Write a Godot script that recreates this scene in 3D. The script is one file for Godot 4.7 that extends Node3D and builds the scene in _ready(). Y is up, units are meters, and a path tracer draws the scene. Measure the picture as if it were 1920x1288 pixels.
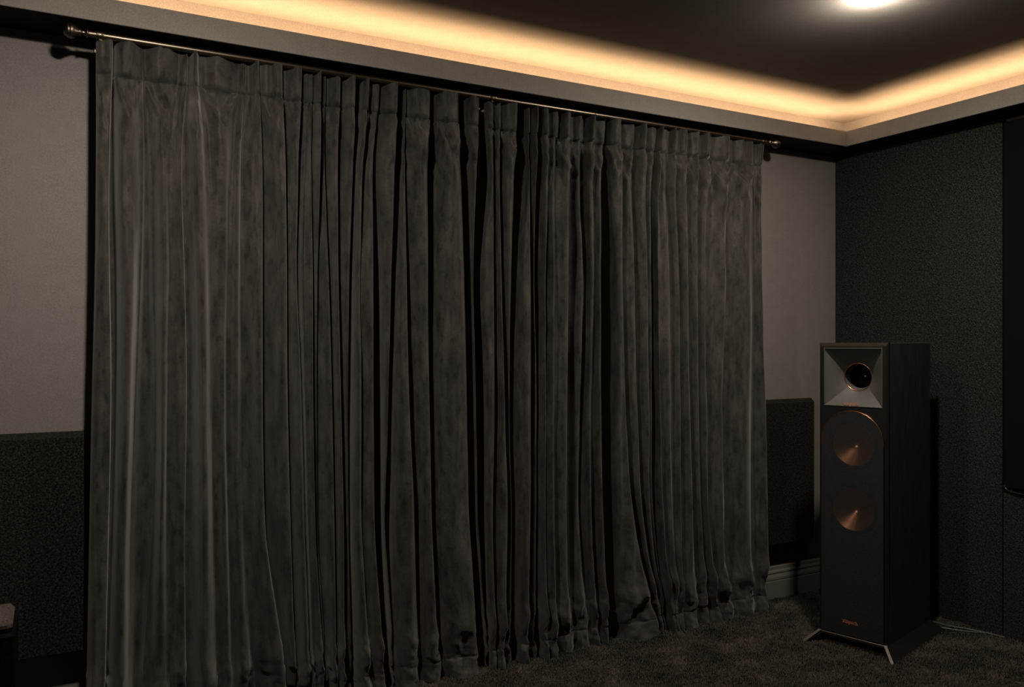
extends Node3D
# A dim home cinema corner: velvet curtain wall, cove lit ceiling tray, floor standing speaker. Metres, y up, floor at y = 0.

const EYE := Vector3(0.0, 1.257, 3.0)
const WALL_X := 3.65        # right wall plane
const PANEL_X := 3.577      # face of the fabric panels on the right wall
const CEIL := 2.412
const SOFFIT := 2.229       # underside of the soffit
const LIP := 2.303          # top of its lip
const LIP_Z := 0.19
const LIP_X := 3.434
const ROOM_L := -2.4
const ROOM_F := 5.0

# Heights at which every fold of the curtains is described, and per fold: left x, right x, forwardness at each height.
const LEVELS := [2.19, 2.08, 1.90, 1.72, 1.5, 1.2, 0.9, 0.6, 0.35, 0.16, 0.0]
const LEFT_FOLDS := 23
const FOLDS := [
	[0.122,0.170,0.75,0.122,0.168,0.76,0.122,0.163,0.79,0.121,0.160,0.81,0.119,0.161,0.85,0.113,0.166,0.81,0.107,0.164,0.80,0.102,0.158,0.80,0.098,0.153,0.80,0.095,0.149,0.80,0.093,0.146,0.80],
	[0.173,0.253,0.80,0.172,0.254,0.81,0.172,0.258,0.84,0.173,0.257,0.85,0.178,0.253,0.85,0.179,0.242,0.89,0.175,0.231,0.90,0.167,0.222,0.91,0.159,0.221,0.93,0.154,0.220,0.94,0.150,0.219,0.95],
	[0.258,0.360,0.80,0.262,0.355,0.78,0.273,0.341,0.72,0.280,0.335,0.67,0.285,0.336,0.60,0.291,0.330,0.70,0.290,0.326,0.75,0.282,0.325,0.74,0.266,0.328,0.72,0.254,0.330,0.71,0.246,0.332,0.70],
	[0.364,0.389,0.35,0.359,0.385,0.45,0.345,0.372,0.73,0.339,0.371,0.82,0.340,0.379,0.75,0.334,0.386,0.72,0.330,0.386,0.68,0.329,0.382,0.64,0.332,0.384,0.62,0.334,0.386,0.61,0.336,0.387,0.60],
	[0.392,0.424,1.00,0.388,0.428,0.98,0.378,0.444,0.92,0.377,0.453,0.90,0.385,0.458,0.90,0.392,0.466,0.90,0.392,0.472,0.90,0.388,0.477,0.90,0.390,0.479,0.90,0.392,0.481,0.90,0.393,0.483,0.90],
	[0.428,0.547,0.55,0.432,0.543,0.59,0.448,0.531,0.71,0.457,0.523,0.71,0.462,0.517,0.65,0.470,0.511,0.58,0.476,0.512,0.51,0.481,0.519,0.44,0.483,0.526,0.43,0.485,0.532,0.41,0.487,0.535,0.40],
	[0.551,0.578,0.30,0.547,0.573,0.34,0.535,0.560,0.47,0.527,0.557,0.54,0.521,0.557,0.60,0.515,0.559,0.60,0.516,0.562,0.56,0.523,0.569,0.50,0.530,0.584,0.48,0.536,0.596,0.46,0.539,0.604,0.45],
	[0.582,0.611,1.00,0.577,0.614,0.98,0.564,0.623,0.92,0.561,0.626,0.92,0.561,0.625,0.95,0.563,0.625,0.95,0.566,0.626,0.95,0.573,0.637,0.95,0.588,0.673,0.97,0.600,0.700,0.99,0.608,0.719,1.00],
	[0.617,0.690,1.00,0.620,0.692,0.98,0.629,0.700,0.91,0.632,0.703,0.88,0.631,0.706,0.85,0.631,0.708,0.82,0.632,0.714,0.76,0.643,0.723,0.68,0.679,0.732,0.56,0.706,0.739,0.46,0.725,0.744,0.40],
	[0.696,0.759,1.00,0.698,0.756,0.97,0.706,0.747,0.87,0.709,0.743,0.83,0.712,0.738,0.80,0.714,0.750,0.80,0.720,0.759,0.78,0.729,0.766,0.75,0.738,0.776,0.73,0.745,0.784,0.71,0.750,0.789,0.70],
	[0.765,0.782,0.25,0.762,0.780,0.27,0.753,0.774,0.34,0.749,0.767,0.52,0.744,0.759,0.75,0.756,0.764,0.75,0.765,0.771,0.75,0.772,0.778,0.75,0.782,0.788,0.75,0.790,0.796,0.75,0.795,0.802,0.75],
	[0.786,0.798,0.30,0.784,0.795,0.41,0.778,0.788,0.70,0.771,0.789,0.79,0.763,0.793,0.85,0.768,0.793,0.88,0.775,0.795,0.90,0.782,0.801,0.90,0.792,0.816,0.92,0.800,0.828,0.94,0.806,0.836,0.95],
	[0.801,0.823,1.00,0.798,0.822,0.99,0.792,0.819,0.96,0.795,0.815,0.85,0.799,0.810,0.70,0.799,0.812,0.49,0.801,0.814,0.38,0.807,0.818,0.35,0.822,0.831,0.37,0.834,0.842,0.39,0.842,0.849,0.40],
	[0.829,0.844,0.25,0.828,0.843,0.26,0.825,0.842,0.30,0.821,0.844,0.54,0.816,0.848,0.85,0.816,0.857,0.88,0.817,0.864,0.88,0.821,0.870,0.85,0.834,0.872,0.87,0.845,0.873,0.89,0.852,0.874,0.90],
	[0.849,0.899,0.50,0.847,0.896,0.56,0.845,0.886,0.73,0.849,0.885,0.79,0.854,0.885,0.85,0.863,0.892,0.82,0.870,0.899,0.82,0.876,0.905,0.85,0.878,0.906,0.87,0.879,0.906,0.89,0.880,0.907,0.90],
	[0.902,0.948,1.00,0.900,0.945,0.98,0.892,0.938,0.91,0.891,0.933,0.83,0.891,0.927,0.74,0.898,0.927,0.51,0.905,0.928,0.36,0.911,0.931,0.30,0.912,0.936,0.30,0.912,0.941,0.30,0.913,0.944,0.30],
	[0.972,1.003,1.00,0.966,0.997,0.98,0.948,0.978,0.90,0.943,0.971,0.90,0.940,0.963,0.90,0.939,0.969,0.90,0.937,0.972,0.90,0.935,0.976,0.90,0.945,0.990,0.95,0.951,1.001,0.98,0.956,1.009,1.00],
	[1.007,1.046,0.30,1.001,1.038,0.41,0.982,1.017,0.69,0.975,1.017,0.79,0.967,1.018,0.90,0.973,1.016,0.93,0.976,1.016,0.95,0.980,1.019,0.95,0.994,1.037,0.95,1.005,1.050,0.95,1.013,1.060,0.95],
	[1.049,1.108,1.00,1.041,1.106,0.98,1.024,1.099,0.90,1.035,1.092,0.83,1.048,1.083,0.74,1.054,1.076,0.65,1.058,1.070,0.50,1.059,1.065,0.30,1.075,1.081,0.30,1.086,1.092,0.30,1.094,1.100,0.30],
	[1.136,1.143,0.30,1.133,1.142,0.33,1.127,1.140,0.41,1.118,1.141,0.59,1.107,1.142,0.80,1.096,1.149,0.87,1.092,1.161,0.90,1.095,1.176,0.90,1.097,1.184,0.86,1.098,1.190,0.82,1.103,1.194,0.80],
	[1.146,1.239,1.00,1.145,1.237,0.97,1.143,1.231,0.90,1.146,1.233,0.88,1.148,1.235,0.85,1.155,1.238,0.85,1.167,1.242,0.83,1.182,1.247,0.80,1.190,1.261,0.78,1.196,1.273,0.76,1.200,1.281,0.75],
	[1.261,1.354,1.00,1.261,1.357,0.97,1.259,1.368,0.90,1.259,1.376,0.90,1.259,1.385,0.90,1.259,1.393,0.90,1.259,1.401,0.90,1.257,1.407,0.90,1.271,1.424,0.88,1.283,1.438,0.86,1.291,1.447,0.85],
	[1.385,1.439,0.90,1.390,1.436,0.85,1.402,1.428,0.71,1.409,1.423,0.51,1.417,1.423,0.29,1.426,1.432,0.23,1.433,1.439,0.20,1.439,1.445,0.20,1.456,1.462,0.20,1.470,1.476,0.20,1.479,1.485,0.20],
	[1.472,1.501,0.50,1.477,1.499,0.57,1.483,1.497,0.70,1.467,1.500,0.70,1.451,1.503,0.70,1.462,1.504,0.73,1.467,1.502,0.76,1.466,1.493,0.80,1.472,1.497,0.82,1.479,1.502,0.84,1.488,1.505,0.85],
	[1.507,1.537,0.50,1.505,1.533,0.55,1.503,1.527,0.66,1.506,1.530,0.71,1.509,1.535,0.75,1.510,1.544,0.78,1.508,1.554,0.80,1.499,1.566,0.80,1.503,1.559,0.86,1.508,1.551,0.91,1.511,1.546,0.95],
	[1.543,1.613,1.00,1.539,1.609,0.95,1.533,1.599,0.84,1.536,1.591,0.79,1.541,1.583,0.72,1.550,1.583,0.45,1.560,1.588,0.30,1.572,1.597,0.30,1.565,1.595,0.30,1.557,1.593,0.30,1.552,1.591,0.30],
	[1.651,1.669,0.30,1.653,1.667,0.38,1.650,1.664,0.55,1.630,1.665,0.67,1.609,1.666,0.80,1.603,1.670,0.83,1.602,1.669,0.85,1.606,1.665,0.85,1.607,1.658,0.87,1.606,1.652,0.89,1.606,1.648,0.90],
	[1.672,1.699,1.00,1.670,1.696,0.93,1.670,1.690,0.72,1.671,1.694,0.51,1.672,1.699,0.30,1.676,1.708,0.30,1.675,1.712,0.30,1.671,1.711,0.30,1.664,1.708,0.30,1.658,1.705,0.30,1.654,1.703,0.30],
	[1.717,1.759,0.95,1.717,1.754,0.92,1.717,1.740,0.84,1.716,1.739,0.77,1.716,1.738,0.70,1.718,1.734,0.73,1.718,1.732,0.75,1.714,1.732,0.75,1.714,1.735,0.82,1.714,1.737,0.90,1.714,1.739,0.95],
	[1.763,1.809,0.30,1.758,1.797,0.46,1.744,1.772,0.81,1.743,1.771,0.88,1.742,1.769,0.95,1.738,1.768,0.95,1.736,1.767,0.95,1.736,1.769,0.95,1.739,1.776,0.95,1.741,1.782,0.95,1.743,1.787,0.95],
	[1.813,1.876,1.00,1.801,1.872,0.97,1.776,1.863,0.90,1.775,1.861,0.90,1.773,1.860,0.90,1.772,1.861,0.87,1.771,1.860,0.85,1.773,1.858,0.85,1.780,1.866,0.80,1.786,1.875,0.74,1.791,1.881,0.70],
	[1.880,1.928,0.30,1.876,1.920,0.41,1.867,1.909,0.59,1.865,1.921,0.57,1.864,1.930,0.54,1.865,1.923,0.45,1.864,1.919,0.40,1.862,1.919,0.40,1.870,1.934,0.43,1.879,1.951,0.47,1.885,1.963,0.50],
	[1.932,1.982,1.00,1.924,1.977,0.95,1.913,1.966,0.83,1.925,1.969,0.76,1.934,1.969,0.70,1.927,1.963,0.70,1.923,1.961,0.70,1.923,1.964,0.70,1.938,1.980,0.61,1.955,1.996,0.52,1.967,2.008,0.45],
	[1.986,2.047,0.30,1.981,2.032,0.47,1.970,2.005,0.76,1.973,2.001,0.81,1.973,1.998,0.85,1.967,1.998,0.88,1.965,2.001,0.90,1.968,2.008,0.90,1.984,2.025,0.80,2.000,2.041,0.68,2.012,2.053,0.60],
	[2.050,2.104,1.00,2.041,2.106,0.96,2.052,2.108,0.89,2.062,2.106,0.87,2.070,2.107,0.85,2.070,2.116,0.85,2.071,2.131,0.86,2.073,2.154,0.89,2.084,2.207,0.93,2.098,2.265,0.97,2.108,2.305,1.00],
	[2.110,2.192,0.30,2.112,2.181,0.42,2.114,2.168,0.63,2.112,2.173,0.72,2.113,2.179,0.80,2.122,2.188,0.80,2.137,2.199,0.79,2.160,2.212,0.76,2.213,2.255,0.64,2.271,2.308,0.50,2.311,2.343,0.40],
	[2.197,2.239,1.00,2.187,2.237,0.94,2.174,2.235,0.84,2.179,2.241,0.82,2.185,2.246,0.81,2.194,2.249,0.83,2.205,2.253,0.80,2.218,2.260,0.65,2.261,2.289,0.54,2.314,2.327,0.46,2.349,2.355,0.40],
	[2.245,2.307,0.30,2.243,2.291,0.39,2.241,2.274,0.46,2.247,2.279,0.37,2.252,2.284,0.30,2.255,2.286,0.30,2.259,2.287,0.30,2.266,2.289,0.30,2.295,2.311,0.30,2.333,2.342,0.30,2.361,2.367,0.30],
	[2.310,2.329,1.00,2.294,2.322,0.96,2.277,2.307,0.89,2.282,2.296,0.87,2.287,2.293,0.85,2.289,2.300,0.85,2.290,2.312,0.85,2.292,2.327,0.85,2.314,2.346,0.88,2.345,2.365,0.92,2.370,2.378,0.95],
	[2.333,2.374,0.25,2.326,2.365,0.41,2.311,2.357,0.64,2.300,2.366,0.73,2.297,2.375,0.80,2.304,2.378,0.80,2.316,2.382,0.80,2.331,2.387,0.80,2.350,2.393,0.84,2.369,2.400,0.91,2.382,2.405,0.95],
	[2.378,2.399,0.95,2.369,2.395,0.91,2.361,2.395,0.82,2.370,2.409,0.75,2.379,2.419,0.73,2.382,2.416,0.83,2.386,2.415,0.90,2.391,2.418,0.90,2.397,2.421,0.91,2.404,2.424,0.94,2.409,2.426,0.95],
	[2.405,2.465,0.95,2.401,2.461,0.93,2.401,2.457,0.89,2.415,2.460,0.87,2.425,2.463,0.85,2.422,2.470,0.85,2.421,2.478,0.84,2.424,2.492,0.81,2.427,2.506,0.80,2.430,2.519,0.80,2.432,2.529,0.80],
	[2.471,2.533,0.95,2.467,2.526,0.93,2.463,2.517,0.89,2.466,2.516,0.87,2.469,2.516,0.84,2.476,2.520,0.82,2.484,2.527,0.79,2.498,2.538,0.76,2.512,2.558,0.71,2.525,2.582,0.65,2.535,2.599,0.60],
	[2.539,2.614,0.95,2.532,2.607,0.93,2.523,2.595,0.89,2.522,2.588,0.87,2.522,2.582,0.86,2.526,2.582,0.88,2.533,2.583,0.90,2.544,2.585,0.90,2.564,2.604,0.92,2.586,2.637,0.97,2.602,2.659,1.00],
	[2.618,2.746,0.90,2.611,2.736,0.90,2.599,2.724,0.89,2.592,2.718,0.87,2.586,2.710,0.85,2.586,2.700,0.85,2.587,2.692,0.86,2.589,2.687,0.89,2.608,2.701,0.83,2.641,2.734,0.69,2.663,2.756,0.60],
	[2.750,2.888,0.80,2.740,2.880,0.80,2.728,2.877,0.78,2.722,2.879,0.76,2.714,2.882,0.75,2.704,2.883,0.75,2.696,2.886,0.74,2.691,2.890,0.72,2.705,2.893,0.69,2.738,2.893,0.67,2.760,2.894,0.65],
	[2.892,2.938,0.60,2.884,2.920,0.67,2.881,2.912,0.72,2.883,2.913,0.74,2.886,2.917,0.75,2.887,2.930,0.75,2.890,2.942,0.75,2.894,2.951,0.75,2.897,2.956,0.74,2.897,2.954,0.72,2.898,2.952,0.70],
]

# What lies left of each fold: 0 a soft valley, 1 a tight crease, 2 a deep gap, 3 a shallow recess.
const CREASE := [2, 2,3,0,1,0,0,0,1,1,1,0,1,1,1,1,2,0,2,2,1,2,2, 2,1,1,2,1,2,0,0,0,0,0,2,1,1,1,1,0,0,1,1,1,0,0,0]

var M := {}
var taken := {}

# ---------------------------------------------------------------- helpers
func numbered(called: String) -> String:
	var n: int = taken.get(called, 0)
	taken[called] = n + 1
	return called if n == 0 else "%s_%03d" % [called, n]

func thing(called: String, label: String, category: String, at := Vector3.ZERO, turn := 0.0, group := "") -> Node3D:
	var o := Node3D.new()
	o.name = numbered(called)
	add_child(o)
	o.position = at
	o.rotation.y = turn
	tag(o, label, category, group)
	return o

func tag(o: Node, label: String, category: String, group := "") -> void:
	o.set_meta("label", label)
	o.set_meta("category", category)
	if group:
		o.set_meta("group", group)

func put(called: String, mesh: Mesh, m: Material, parent: Node = self, at := Vector3.ZERO) -> MeshInstance3D:
	var o := MeshInstance3D.new()
	o.name = numbered(called) if parent == self else called
	o.mesh = mesh
	o.material_override = m
	o.position = at
	parent.add_child(o, true)
	return o

func struct(called: String, mesh: Mesh, m: Material, at := Vector3.ZERO, parent: Node = self) -> MeshInstance3D:
	var o := put(called, mesh, m, parent, at)
	if parent == self:
		o.set_meta("kind", "structure")
	return o

func start() -> SurfaceTool:
	var st := SurfaceTool.new()
	st.begin(Mesh.PRIMITIVE_TRIANGLES)
	st.set_smooth_group(-1)
	return st

func done(st: SurfaceTool) -> ArrayMesh:
	st.generate_normals()
	return st.commit()

func tri(st: SurfaceTool, a: Vector3, b: Vector3, c: Vector3, out: Vector3) -> void:
	if (a - c).cross(a - b).dot(out) < 0.0:
		var k := b
		b = c
		c = k
	for p: Vector3 in [a, b, c]:
		st.add_vertex(p)

func quad(st: SurfaceTool, a: Vector3, b: Vector3, c: Vector3, d: Vector3, out: Vector3) -> void:
	tri(st, a, b, c, out)
	tri(st, a, c, d, out)

# a box from lo to hi with chamfered edges
func add_box(st: SurfaceTool, lo: Vector3, hi: Vector3, b := 0.0) -> void:
	var c := (lo + hi) / 2.0
	var h := (hi - lo) / 2.0
	b = minf(b, minf(h.x, minf(h.y, h.z)) * 0.9)
	var ax: Array[Vector3] = [Vector3(1, 0, 0), Vector3(0, 1, 0), Vector3(0, 0, 1)]
	for i in 3:
		var n := ax[i]
		var u := ax[(i + 1) % 3]
		var v := ax[(i + 2) % 3]
		var hn := h[i]
		var hu := h[(i + 1) % 3]
		var hv := h[(i + 2) % 3]
		for s: float in [-1.0, 1.0]:
			var f := c + n * s * hn
			var iu := u * (hu - b)
			var iv := v * (hv - b)
			quad(st, f + iu + iv, f - iu + iv, f - iu - iv, f + iu - iv, n * s)
			if b > 0.0:
				for t: float in [-1.0, 1.0]:
					var e := c + n * s * hn + u * t * (hu - b)
					var g := c + n * s * (hn - b) + u * t * hu
					quad(st, e + iv, e - iv, g - iv, g + iv, n * s + u * t)
	if b > 0.0:
		for x: float in [-1.0, 1.0]:
			for y: float in [-1.0, 1.0]:
				for z: float in [-1.0, 1.0]:
					var s := Vector3(x, y, z)
					tri(st, c + s * Vector3(h.x, h.y - b, h.z - b), c + s * Vector3(h.x - b, h.y, h.z - b), c + s * Vector3(h.x - b, h.y - b, h.z), s)

func box(lo: Vector3, hi: Vector3, b := 0.0) -> ArrayMesh:
	var st := start()
	add_box(st, lo, hi, b)
	return done(st)

# profile points are (radius, height); turned round the y axis, then laid along "axis" from "at"
func add_lathe(st: SurfaceTool, profile: Array, at := Vector3.ZERO, axis := Vector3.UP, seg := 32, smooth := true) -> void:
	var y := axis.normalized()
	var x := y.cross(Vector3(0, 0, 1) if absf(y.z) < 0.9 else Vector3(1, 0, 0)).normalized()
	var z := x.cross(y)
	for k in profile.size() - 1:
		var p: Vector2 = profile[k]
		var q: Vector2 = profile[k + 1]
		if p.is_equal_approx(q):
			continue
		st.set_smooth_group(0 if smooth else k)
		for i in seg:
			var a := TAU * i / seg
			var b := TAU * (i + 1) / seg
			var da := x * cos(a) + z * sin(a)
			var db := x * cos(b) + z * sin(b)
			var dm := (da + db) / 2.0
			var out := dm * (q.y - p.y) - y * (q.x - p.x)
			if q.y < p.y or (q.y == p.y and q.x > p.x and false):
				pass
			var pa := at + da * p.x + y * p.y
			var pb := at + db * p.x + y * p.y
			var qa := at + da * q.x + y * q.y
			var qb := at + db * q.x + y * q.y
			if p.x > 1e-5:
				tri(st, pa, pb, qb if q.x > 1e-5 else qa, out)
			if q.x > 1e-5:
				tri(st, pa, qb, qa, out)
	st.set_smooth_group(-1)

func lathe(profile: Array, at := Vector3.ZERO, axis := Vector3.UP, seg := 32, smooth := true) -> ArrayMesh:
	var st := start()
	add_lathe(st, profile, at, axis, seg, smooth)
	return done(st)

func add_tube(st: SurfaceTool, path: Array, r: float, seg := 10) -> void:
	var rings := []
	var side := Vector3.ZERO
	for i in path.size():
		var t: Vector3 = (path[mini(i + 1, path.size() - 1)] - path[maxi(i - 1, 0)]).normalized()
		if side == Vector3.ZERO:
			side = t.cross(Vector3.UP if absf(t.y) < 0.9 else Vector3.RIGHT).normalized()
		side = (side - t * side.dot(t)).normalized()
		var up := t.cross(side)
		var ring := []
		for k in seg:
			var a := TAU * k / seg
			ring.append(path[i] + (side * cos(a) + up * sin(a)) * r)
		rings.append(ring)
	st.set_smooth_group(0)
	for i in path.size() - 1:
		for k in seg:
			var a: Vector3 = rings[i][k]
			var b: Vector3 = rings[i][(k + 1) % seg]
			var c: Vector3 = rings[i + 1][(k + 1) % seg]
			var d: Vector3 = rings[i + 1][k]
			quad(st, a, b, c, d, (a + b + c + d) / 4.0 - (path[i] + path[i + 1]) / 2.0)
	st.set_smooth_group(-1)
	for e: int in [0, path.size() - 1]:
		var out: Vector3 = path[0] - path[1] if e == 0 else path[e] - path[e - 1]
		for k in seg:
			tri(st, path[e], rings[e][k], rings[e][(k + 1) % seg], out)

func tube(path: Array, r: float, seg := 10) -> ArrayMesh:
	var st := start()
	add_tube(st, path, r, seg)
	return done(st)

# a closed outline in the (x, y) plane, pushed out along z from z0 to z1, with a chamfered front rim
func add_prism(st: SurfaceTool, outline: PackedVector2Array, z0: float, z1: float, rim := 0.0) -> void:
	var inner := outline
	if rim > 0.0:
		var off := Geometry2D.offset_polygon(outline, -rim, Geometry2D.JOIN_MITER)
		inner = off[0]
	var mid := Vector2.ZERO
	for p in outline:
		mid += p / outline.size()
	for pass_ in 2:
		var poly := inner if pass_ == 0 else outline
		var z := z1 if pass_ == 0 else z0
		var ids := Geometry2D.triangulate_polygon(poly)
		for i in range(0, ids.size(), 3):
			var a := poly[ids[i]]
			var b := poly[ids[i + 1]]
			var c := poly[ids[i + 2]]
			tri(st, Vector3(a.x, a.y, z), Vector3(b.x, b.y, z), Vector3(c.x, c.y, z), Vector3(0, 0, z1 - z0 if pass_ == 0 else z0 - z1))
	var n := outline.size()
	for i in n:
		var a := outline[i]
		var b := outline[(i + 1) % n]
		var o2 := Vector2(b.y - a.y, a.x - b.x)
		if o2.dot((a + b) / 2.0 - mid) < 0.0:
			o2 = -o2
		var o := Vector3(o2.x, o2.y, 0)
		quad(st, Vector3(a.x, a.y, z0), Vector3(b.x, b.y, z0), Vector3(b.x, b.y, z1 - rim), Vector3(a.x, a.y, z1 - rim), o)
		if rim > 0.0:
			var ia := nearest(inner, a)
			var ib := nearest(inner, b)
			if ia != ib:
				quad(st, Vector3(a.x, a.y, z1 - rim), Vector3(b.x, b.y, z1 - rim), Vector3(ib.x, ib.y, z1), Vector3(ia.x, ia.y, z1), o.normalized() + Vector3(0, 0, 1))
			else:
				tri(st, Vector3(a.x, a.y, z1 - rim), Vector3(b.x, b.y, z1 - rim), Vector3(ia.x, ia.y, z1), o.normalized() + Vector3(0, 0, 1))

func nearest(poly: PackedVector2Array, p: Vector2) -> Vector2:
	var best := poly[0]
	for q in poly:
		if q.distance_squared_to(p) < best.distance_squared_to(p):
			best = q
	return best

# ---------------------------------------------------------------- materials
func noise(seed_: int, freq: float, octaves := 4, kind := FastNoiseLite.TYPE_SIMPLEX_SMOOTH) -> FastNoiseLite:
	var n := FastNoiseLite.new()
	n.seed = seed_
	n.noise_type = kind
	n.frequency = freq
	n.fractal_octaves = octaves
	return n

# a tiling grey picture from a function of (u, v) on a torus
func picture(size: int, f: Callable) -> ImageTexture:
	var bytes := PackedByteArray()
	bytes.resize(size * size)
	for y in size:
		for x in size:
			bytes[y * size + x] = clampi(int(f.call(float(x) / size, float(y) / size) * 255.0), 0, 255)
	var im := Image.create_from_data(size, size, false, Image.FORMAT_L8, bytes)
	im.convert(Image.FORMAT_RGB8)
	im.generate_mipmaps()
	return ImageTexture.create_from_image(im)

func ring(n: FastNoiseLite, u: float, v: float, su: float, sv: float) -> float:
	# blend of shifted copies, so that the picture tiles
	var a := n.get_noise_2d(u * su, v * sv)
	var b := n.get_noise_2d((u - 1.0) * su, v * sv)
	var c := n.get_noise_2d(u * su, (v - 1.0) * sv)
	var d := n.get_noise_2d((u - 1.0) * su, (v - 1.0) * sv)
	var wu := smoothstep(0.8, 1.0, u)
	var wv := smoothstep(0.8, 1.0, v)
	return lerpf(lerpf(a, b, wu), lerpf(c, d, wu), wv)

func mat(r: float, g: float, b: float, rough := 0.8, metal := 0.0) -> StandardMaterial3D:
	# linear base colour
	var m := StandardMaterial3D.new()
	m.albedo_color = Color(r, g, b).linear_to_srgb()
	m.roughness = rough
	m.metallic = metal
	return m

func textured(m: StandardMaterial3D, t: Texture2D, scale: Vector3, relief := 0.0, relief_tex: Texture2D = null) -> StandardMaterial3D:
	m.albedo_texture = t
	m.uv1_triplanar = true
	m.uv1_world_triplanar = true
	m.uv1_scale = scale
	if relief > 0.0:
		m.heightmap_enabled = true
		m.heightmap_texture = relief_tex if relief_tex else t
		m.heightmap_scale = relief
	return m

func make_materials() -> void:
	var n1 := noise(11, 1.0, 3)
	var n2 := noise(12, 1.0, 4)
	var n3 := noise(13, 1.0, 2)
	var n4 := noise(14, 1.0, 3)
	# crushed nap: blotches and long streaks where the pile leans another way
	var nap := picture(512, func(u: float, v: float) -> float:
		var warp := ring(n3, u, v, 5.0, 4.0) * 0.012
		var blot := ring(n1, u + warp, v, 20.0, 9.0)
		var streak := ring(n2, u, v + warp, 42.0, 5.0)
		var grain := ring(n4, u, v, 190.0, 170.0)
		var small := ring(n2, u + warp, v + 0.3, 46.0, 26.0)
		return clampf(0.78 + blot * 0.20 + minf(0.0, small * 0.34 + 0.02) + streak * 0.12 + grain * 0.12, 0.2, 1.0))
	var fibre := picture(512, func(u: float, v: float) -> float:
		var w := ring(n3, u, v, 24.0, 24.0)
		var a := ring(n1, u + w * 0.012, v, 52.0, 30.0)
		var b := ring(n2, u, v + w * 0.012, 28.0, 56.0)
		var hair := pow(maxf(0.0, 1.0 - absf(ring(n4, u + w * 0.02, v, 22.0, 22.0)) * 8.0), 2.0)
		return clampf(0.54 + a * 0.34 + b * 0.32 + hair * 0.16, 0.06, 1.0))
	var carpet := picture(512, func(u: float, v: float) -> float:
		var big := ring(n1, u, v, 6.0, 6.0)
		var mid := ring(n2, u, v, 26.0, 26.0)
		var fine := ring(n4, u, v, 78.0, 78.0)
		return clampf(0.58 + big * 0.34 + mid * 0.30 + fine * 0.55, 0.08, 1.0))
	var peel := picture(512, func(u: float, v: float) -> float:
		return clampf(0.5 + ring(n4, u, v, 80.0, 80.0) * 0.45 + ring(n2, u, v, 30.0, 30.0) * 0.15, 0.0, 1.0))
	var peel_colour := picture(512, func(u: float, v: float) -> float:
		return clampf(0.94 + ring(n4, u, v, 95.0, 95.0) * 0.11 + ring(n1, u, v, 9.0, 9.0) * 0.03, 0.0, 1.0))
	var wood := picture(512, func(u: float, v: float) -> float:
		return clampf(0.66 + ring(n1, u, v, 60.0, 4.0) * 0.34 + ring(n2, u, v, 150.0, 9.0) * 0.2, 0.1, 1.0))

	M.wall = textured(mat(0.22, 0.205, 0.19, 0.75), peel_colour, Vector3(1.6, 1.6, 1.6), 0.03, peel)
	M.ceiling = textured(mat(0.20, 0.185, 0.165, 0.85), peel_colour, Vector3(1.6, 1.6, 1.6), 0.02, peel)
	M.trim = textured(mat(0.20, 0.19, 0.175, 0.4), peel_colour, Vector3(2.3, 2.3, 2.3))
	M.panel = textured(mat(0.080, 0.079, 0.072, 1.0), fibre, Vector3(3.4, 3.4, 3.4), 0.12)
	M.low_panel = textured(mat(0.066, 0.062, 0.052, 1.0), fibre, Vector3(3.2, 3.2, 3.2), 0.10)
	M.carpet = textured(mat(0.105, 0.093, 0.079, 1.0), carpet, Vector3(1.7, 1.7, 1.7), 0.6)
	M.velvet = mat(0.068, 0.0628, 0.0576, 0.52)
	M.velvet.albedo_texture = nap
	M.velvet.rim_enabled = true
	M.velvet.rim = 0.80
	M.velvet.rim_tint = 0.24
	M.velvet.metallic_specular = 0.22
	M.bronze = mat(0.19, 0.155, 0.120, 0.36, 1.0)
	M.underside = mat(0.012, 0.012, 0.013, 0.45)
	M.tuft = mat(0.105, 0.093, 0.079, 1.0)
	M.tuft.vertex_color_use_as_albedo = true
	M.black_lacquer = mat(0.010, 0.009, 0.008, 0.28)
	M.vinyl = textured(mat(0.055, 0.051, 0.046, 0.6), wood, Vector3(1.4, 1.4, 1.4))
	M.horn = mat(0.060, 0.0575, 0.0525, 0.55)
	M.copper = mat(0.72, 0.33, 0.19, 0.28, 1.0)
	M.copper_print = mat(0.55, 0.20, 0.10, 0.5, 0.4)
	M.dark = mat(0.006, 0.006, 0.006, 0.6)
	M.grille = textured(mat(0.055, 0.053, 0.048, 0.9), fibre, Vector3(5.0, 5.0, 5.0))
	M.grille.transparency = BaseMaterial3D.TRANSPARENCY_ALPHA
	M.grille.albedo_color.a = 0.62
	M.steel = mat(0.22, 0.21, 0.20, 0.34, 1.0)
	M.foot = mat(0.012, 0.012, 0.011, 0.45)
	M.screen_cloth = mat(0.006, 0.006, 0.006, 0.95)
	M.gloss_black = mat(0.010, 0.010, 0.010, 0.15)
	M.rail = mat(0.10, 0.098, 0.092, 0.5)
	M.cable = mat(0.10, 0.10, 0.10, 0.35)
	M.seat = textured(mat(0.13, 0.10, 0.08, 0.9), fibre, Vector3(4, 4, 4))
	M.seat_dark = textured(mat(0.012, 0.011, 0.010, 0.7), fibre, Vector3(4, 4, 4))
	M.white_plastic = mat(0.55, 0.55, 0.53, 0.5)
	M.bulb = mat(0.9, 0.9, 0.9, 0.5)
	M.bulb.emission_enabled = true
	M.bulb.emission = Color(1.0, 0.95, 0.88)
	M.bulb.emission_energy_multiplier = 6.0
	M.led = mat(0.9, 0.8, 0.6, 0.5)
	M.led.emission_enabled = true
	M.led.emission = Color(1.0, 0.605, 0.31).linear_to_srgb()
	M.led.emission_energy_multiplier = 4.0
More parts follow.
